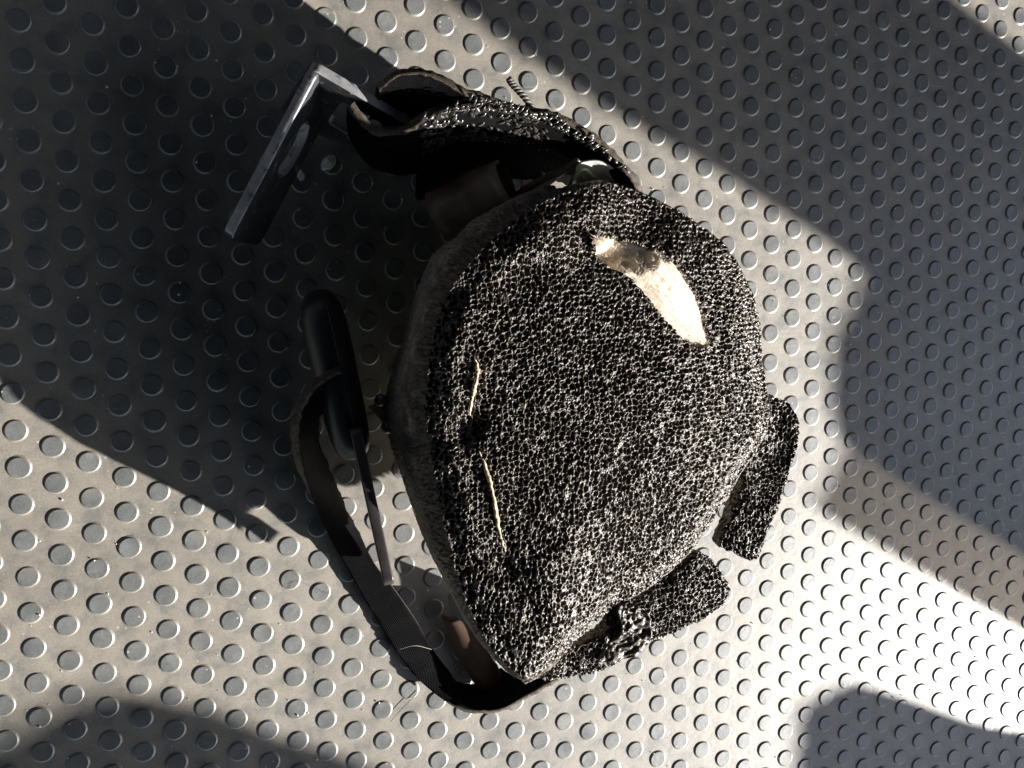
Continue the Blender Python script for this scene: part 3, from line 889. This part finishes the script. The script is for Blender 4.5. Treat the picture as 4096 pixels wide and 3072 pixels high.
# ------------------------------------------------------------------ latch tongue threaded on the webbing
TON = empty('latch_tongue', (0.082, 0.045, 0.0),
            'belt latch tongue standing on edge with black rounded grip and narrow metal blade', 'latch tongue')
g0, g1 = Vector(GRIP[0]), Vector(GRIP[1])
dG = (g1 - g0)
def rounded_block(lx, ly, lz, bev, M_, taper=1.0):
    bm = bmesh.new()
    bmesh.ops.create_cube(bm, size=1)
    for v in bm.verts:
        k = taper if v.co.x > 0 else 1
        v.co = Vector((v.co.x * lx, v.co.y * ly * (0.8 if v.co.x > 0 else 1), v.co.z * lz * k))
    bmesh.ops.bevel(bm, geom=bm.edges[:], offset=bev, segments=6, profile=.5, affect='EDGES')
    me = bpy.data.meshes.new('block'); bm.to_mesh(me); bm.free()
    me.transform(M_ @ Matrix.Diagonal((MM, MM, MM, 1)))
    return me
def capsule_plate(lx, ly, lz, M_):
    # superellipse in plan, elliptical section: the soft moulded body of the grip
    V, F = [], []
    nu, nv = 40, 28
    for i in range(nu + 1):
        ph = math.pi * i / nu
        cx = -math.copysign(abs(math.cos(ph)) ** 0.32, math.cos(ph))
        w = max(0.0, 1 - abs(cx) ** 6.0) ** 0.45
        tp = 1.0 - 0.16 * (cx + 1) / 2
        for j in range(nv):
            a = 2 * math.pi * j / nv
            r = lz / 2 * w * tp
            h = max(ly / 2 * (0.35 + 0.65 * w) * (1 - .12 * (cx + 1) / 2) - r, 0.0)
            V.append((cx * lx / 2, math.copysign(h, math.cos(a)) + r * math.cos(a), r * math.sin(a)))
    for i in range(nu):
        for j in range(nv):
            F.append((i * nv + j, i * nv + (j + 1) % nv, (i + 1) * nv + (j + 1) % nv, (i + 1) * nv + j))
    me = mesh_from('grip', V, F)
    me.transform(M_ @ Matrix.Diagonal((MM, MM, MM, 1)))
    return me
up = Vector((-0.174, 0.117, 1))
mg = frame(g0.lerp(g1, .5) - up * 19.2, dG, up)
link('grip', capsule_plate(dG.length + 8, 38, 12.5, mg), M_PLASTIC, TON)
# moulding seam along the grip
seam = [tuple((g0.lerp(g1, t) + up * (0.15 - .25 * (2 * t - 1) ** 2) + Vector((1.6, .3, 0)))) for t in (0.05, .3, .6, .85, .98)]
link('mould_seam', tube(seam, .13, 6, 40), M_PLASTIC, TON)
e0, e1 = Vector(BLADE[0]), Vector(BLADE[1])
dE = e1 - e0
blade = slab(rounded_rect(-4, -23, dE.length, 0, 2.6), 2.7, .35, rounded_rect(16, -16, 27, -7, 1.2), frame(e0, dE, up))
link('blade', blade, M_BLADE, TON)

# ------------------------------------------------------------------ straws and lint caught on the foam
def drop(pts, lift):
    out = []
    inv = foam.matrix_world.inverted()
    for p in pts:
        q = Vector((p[0] * MM, p[1] * MM, .12))
        hit, loc, nrm, fi = foam.ray_cast(foam.matrix_world.inverted() @ q, Vector((0, 0, -1)))
        z = (foam.matrix_world @ loc).z / MM if hit else p[2]
        out.append((p[0], p[1], z + lift))
    return out
bpy.context.view_layer.update()
for nm, pts, lab in (('straw', STRAW_A, 'short pale straw lying on the foam nearer the felt tear'),
                     ('straw', STRAW_B, 'longer golden straw splinter lying on the foam towards its pointed tip')):
    P = drop(pts, 0)
    zz = np.convolve(np.pad([p[2] for p in P], 1, 'edge'), [.33, .34, .33], 'valid')
    P = [(p[0], p[1], max(z, p[2]) + .5) for p, z in zip(P, zz)]
    me = tube(P, .4, 7, 40, taper=[.12, .4, .62, .3, .55, .6, .35, .5, .15], jitter=.12)
    tag(link(nm, me, M_STRAW), lab, 'straw')

# ------------------------------------------------------------------ bits on the floor
def chip(p, r, name, mat, label, cat, flat=.35, group=None):
    bm = bmesh.new()
    bmesh.ops.create_icosphere(bm, subdivisions=2, radius=1)
    for v in bm.verts:
        k = 1 + random.uniform(-.28, .28)
        v.co = Vector((v.co.x * r * k * 1.3, v.co.y * r * k * .8, v.co.z * r * flat * k))
    me = bpy.data.meshes.new(name); bm.to_mesh(me); bm.free()
    me.transform(Matrix.Rotation(random.random() * 6.28, 4, 'Z'))
    me.transform(Matrix.Translation((p[0] * MM, p[1] * MM, (p[2] + r * flat * .8) * MM)) @ Matrix.Diagonal((MM, MM, MM, 1)))
    return tag(link(name, me, mat, smooth=False), label, cat, group)
chip((*FLAKE[0][:2], 0), 2.0, 'plaster_chip', M_CHIP, 'larger pale chip lying in the shade beside the steel bracket', 'chip')
chip((*FLAKE[1][:2], 0), 1.3, 'plaster_chip', M_CHIP, 'smaller pale chip lying in the shade under the steel bracket', 'chip')
hair = tag(link('lint_fibre', tube([(p[0], p[1], p[2] + 1) for p in HAIRS[1:4]], .06, 5, 40), M_LINT), 'curled white lint fibre caught inside the webbing loop', 'lint')
hair2 = tag(link('hair', tube([(p[0], p[1], .8) for p in HAIRS[4:]], .09, 5, 30), M_DARKBIT), 'short straight hair lying on the lit floor outside the webbing loop', 'hair')

V, F = [], []
spot_xy = np.array(spots)
octa = [(1, 0, 0), (0, 1, 0), (-1, 0, 0), (0, -1, 0), (0, 0, 1), (0, 0, -1)]
of = [(0, 1, 4), (1, 2, 4), (2, 3, 4), (3, 0, 4), (1, 0, 5), (2, 1, 5), (3, 2, 5), (0, 3, 5)]
for k in range(900):
    x, y = random.uniform(-15, 330), random.uniform(-125, 180)
    if not in_view((x * MM, y * MM, 0), .02): continue
    if value_noise(np.array([[x, y, 0.0]]), 35, 77)[0] < random.uniform(-.7, .6): continue
    near_stud = float(np.hypot(spot_xy[:, 0] - x, spot_xy[:, 1] - y).min())
    z = .52 if near_stud < 2.8 else (.1 if near_stud > 3.4 else .4)
    r = random.choice([.12, .15, .18, .18, .24, .36])
    b0 = len(V)
    for o_ in octa:
        V.append(((x + o_[0] * r * random.uniform(.6, 1.4)) * MM, (y + o_[1] * r * random.uniform(.6, 1.4)) * MM, (z + r * .5 + o_[2] * r * .7) * MM))
    F += [tuple(b0 + i for i in f) for f in of]
tag(link('grit', mesh_from('grit', V, F), M_CHIP, smooth=False), 'fine pale grit scattered over the studded floor', 'grit', kind='stuff')
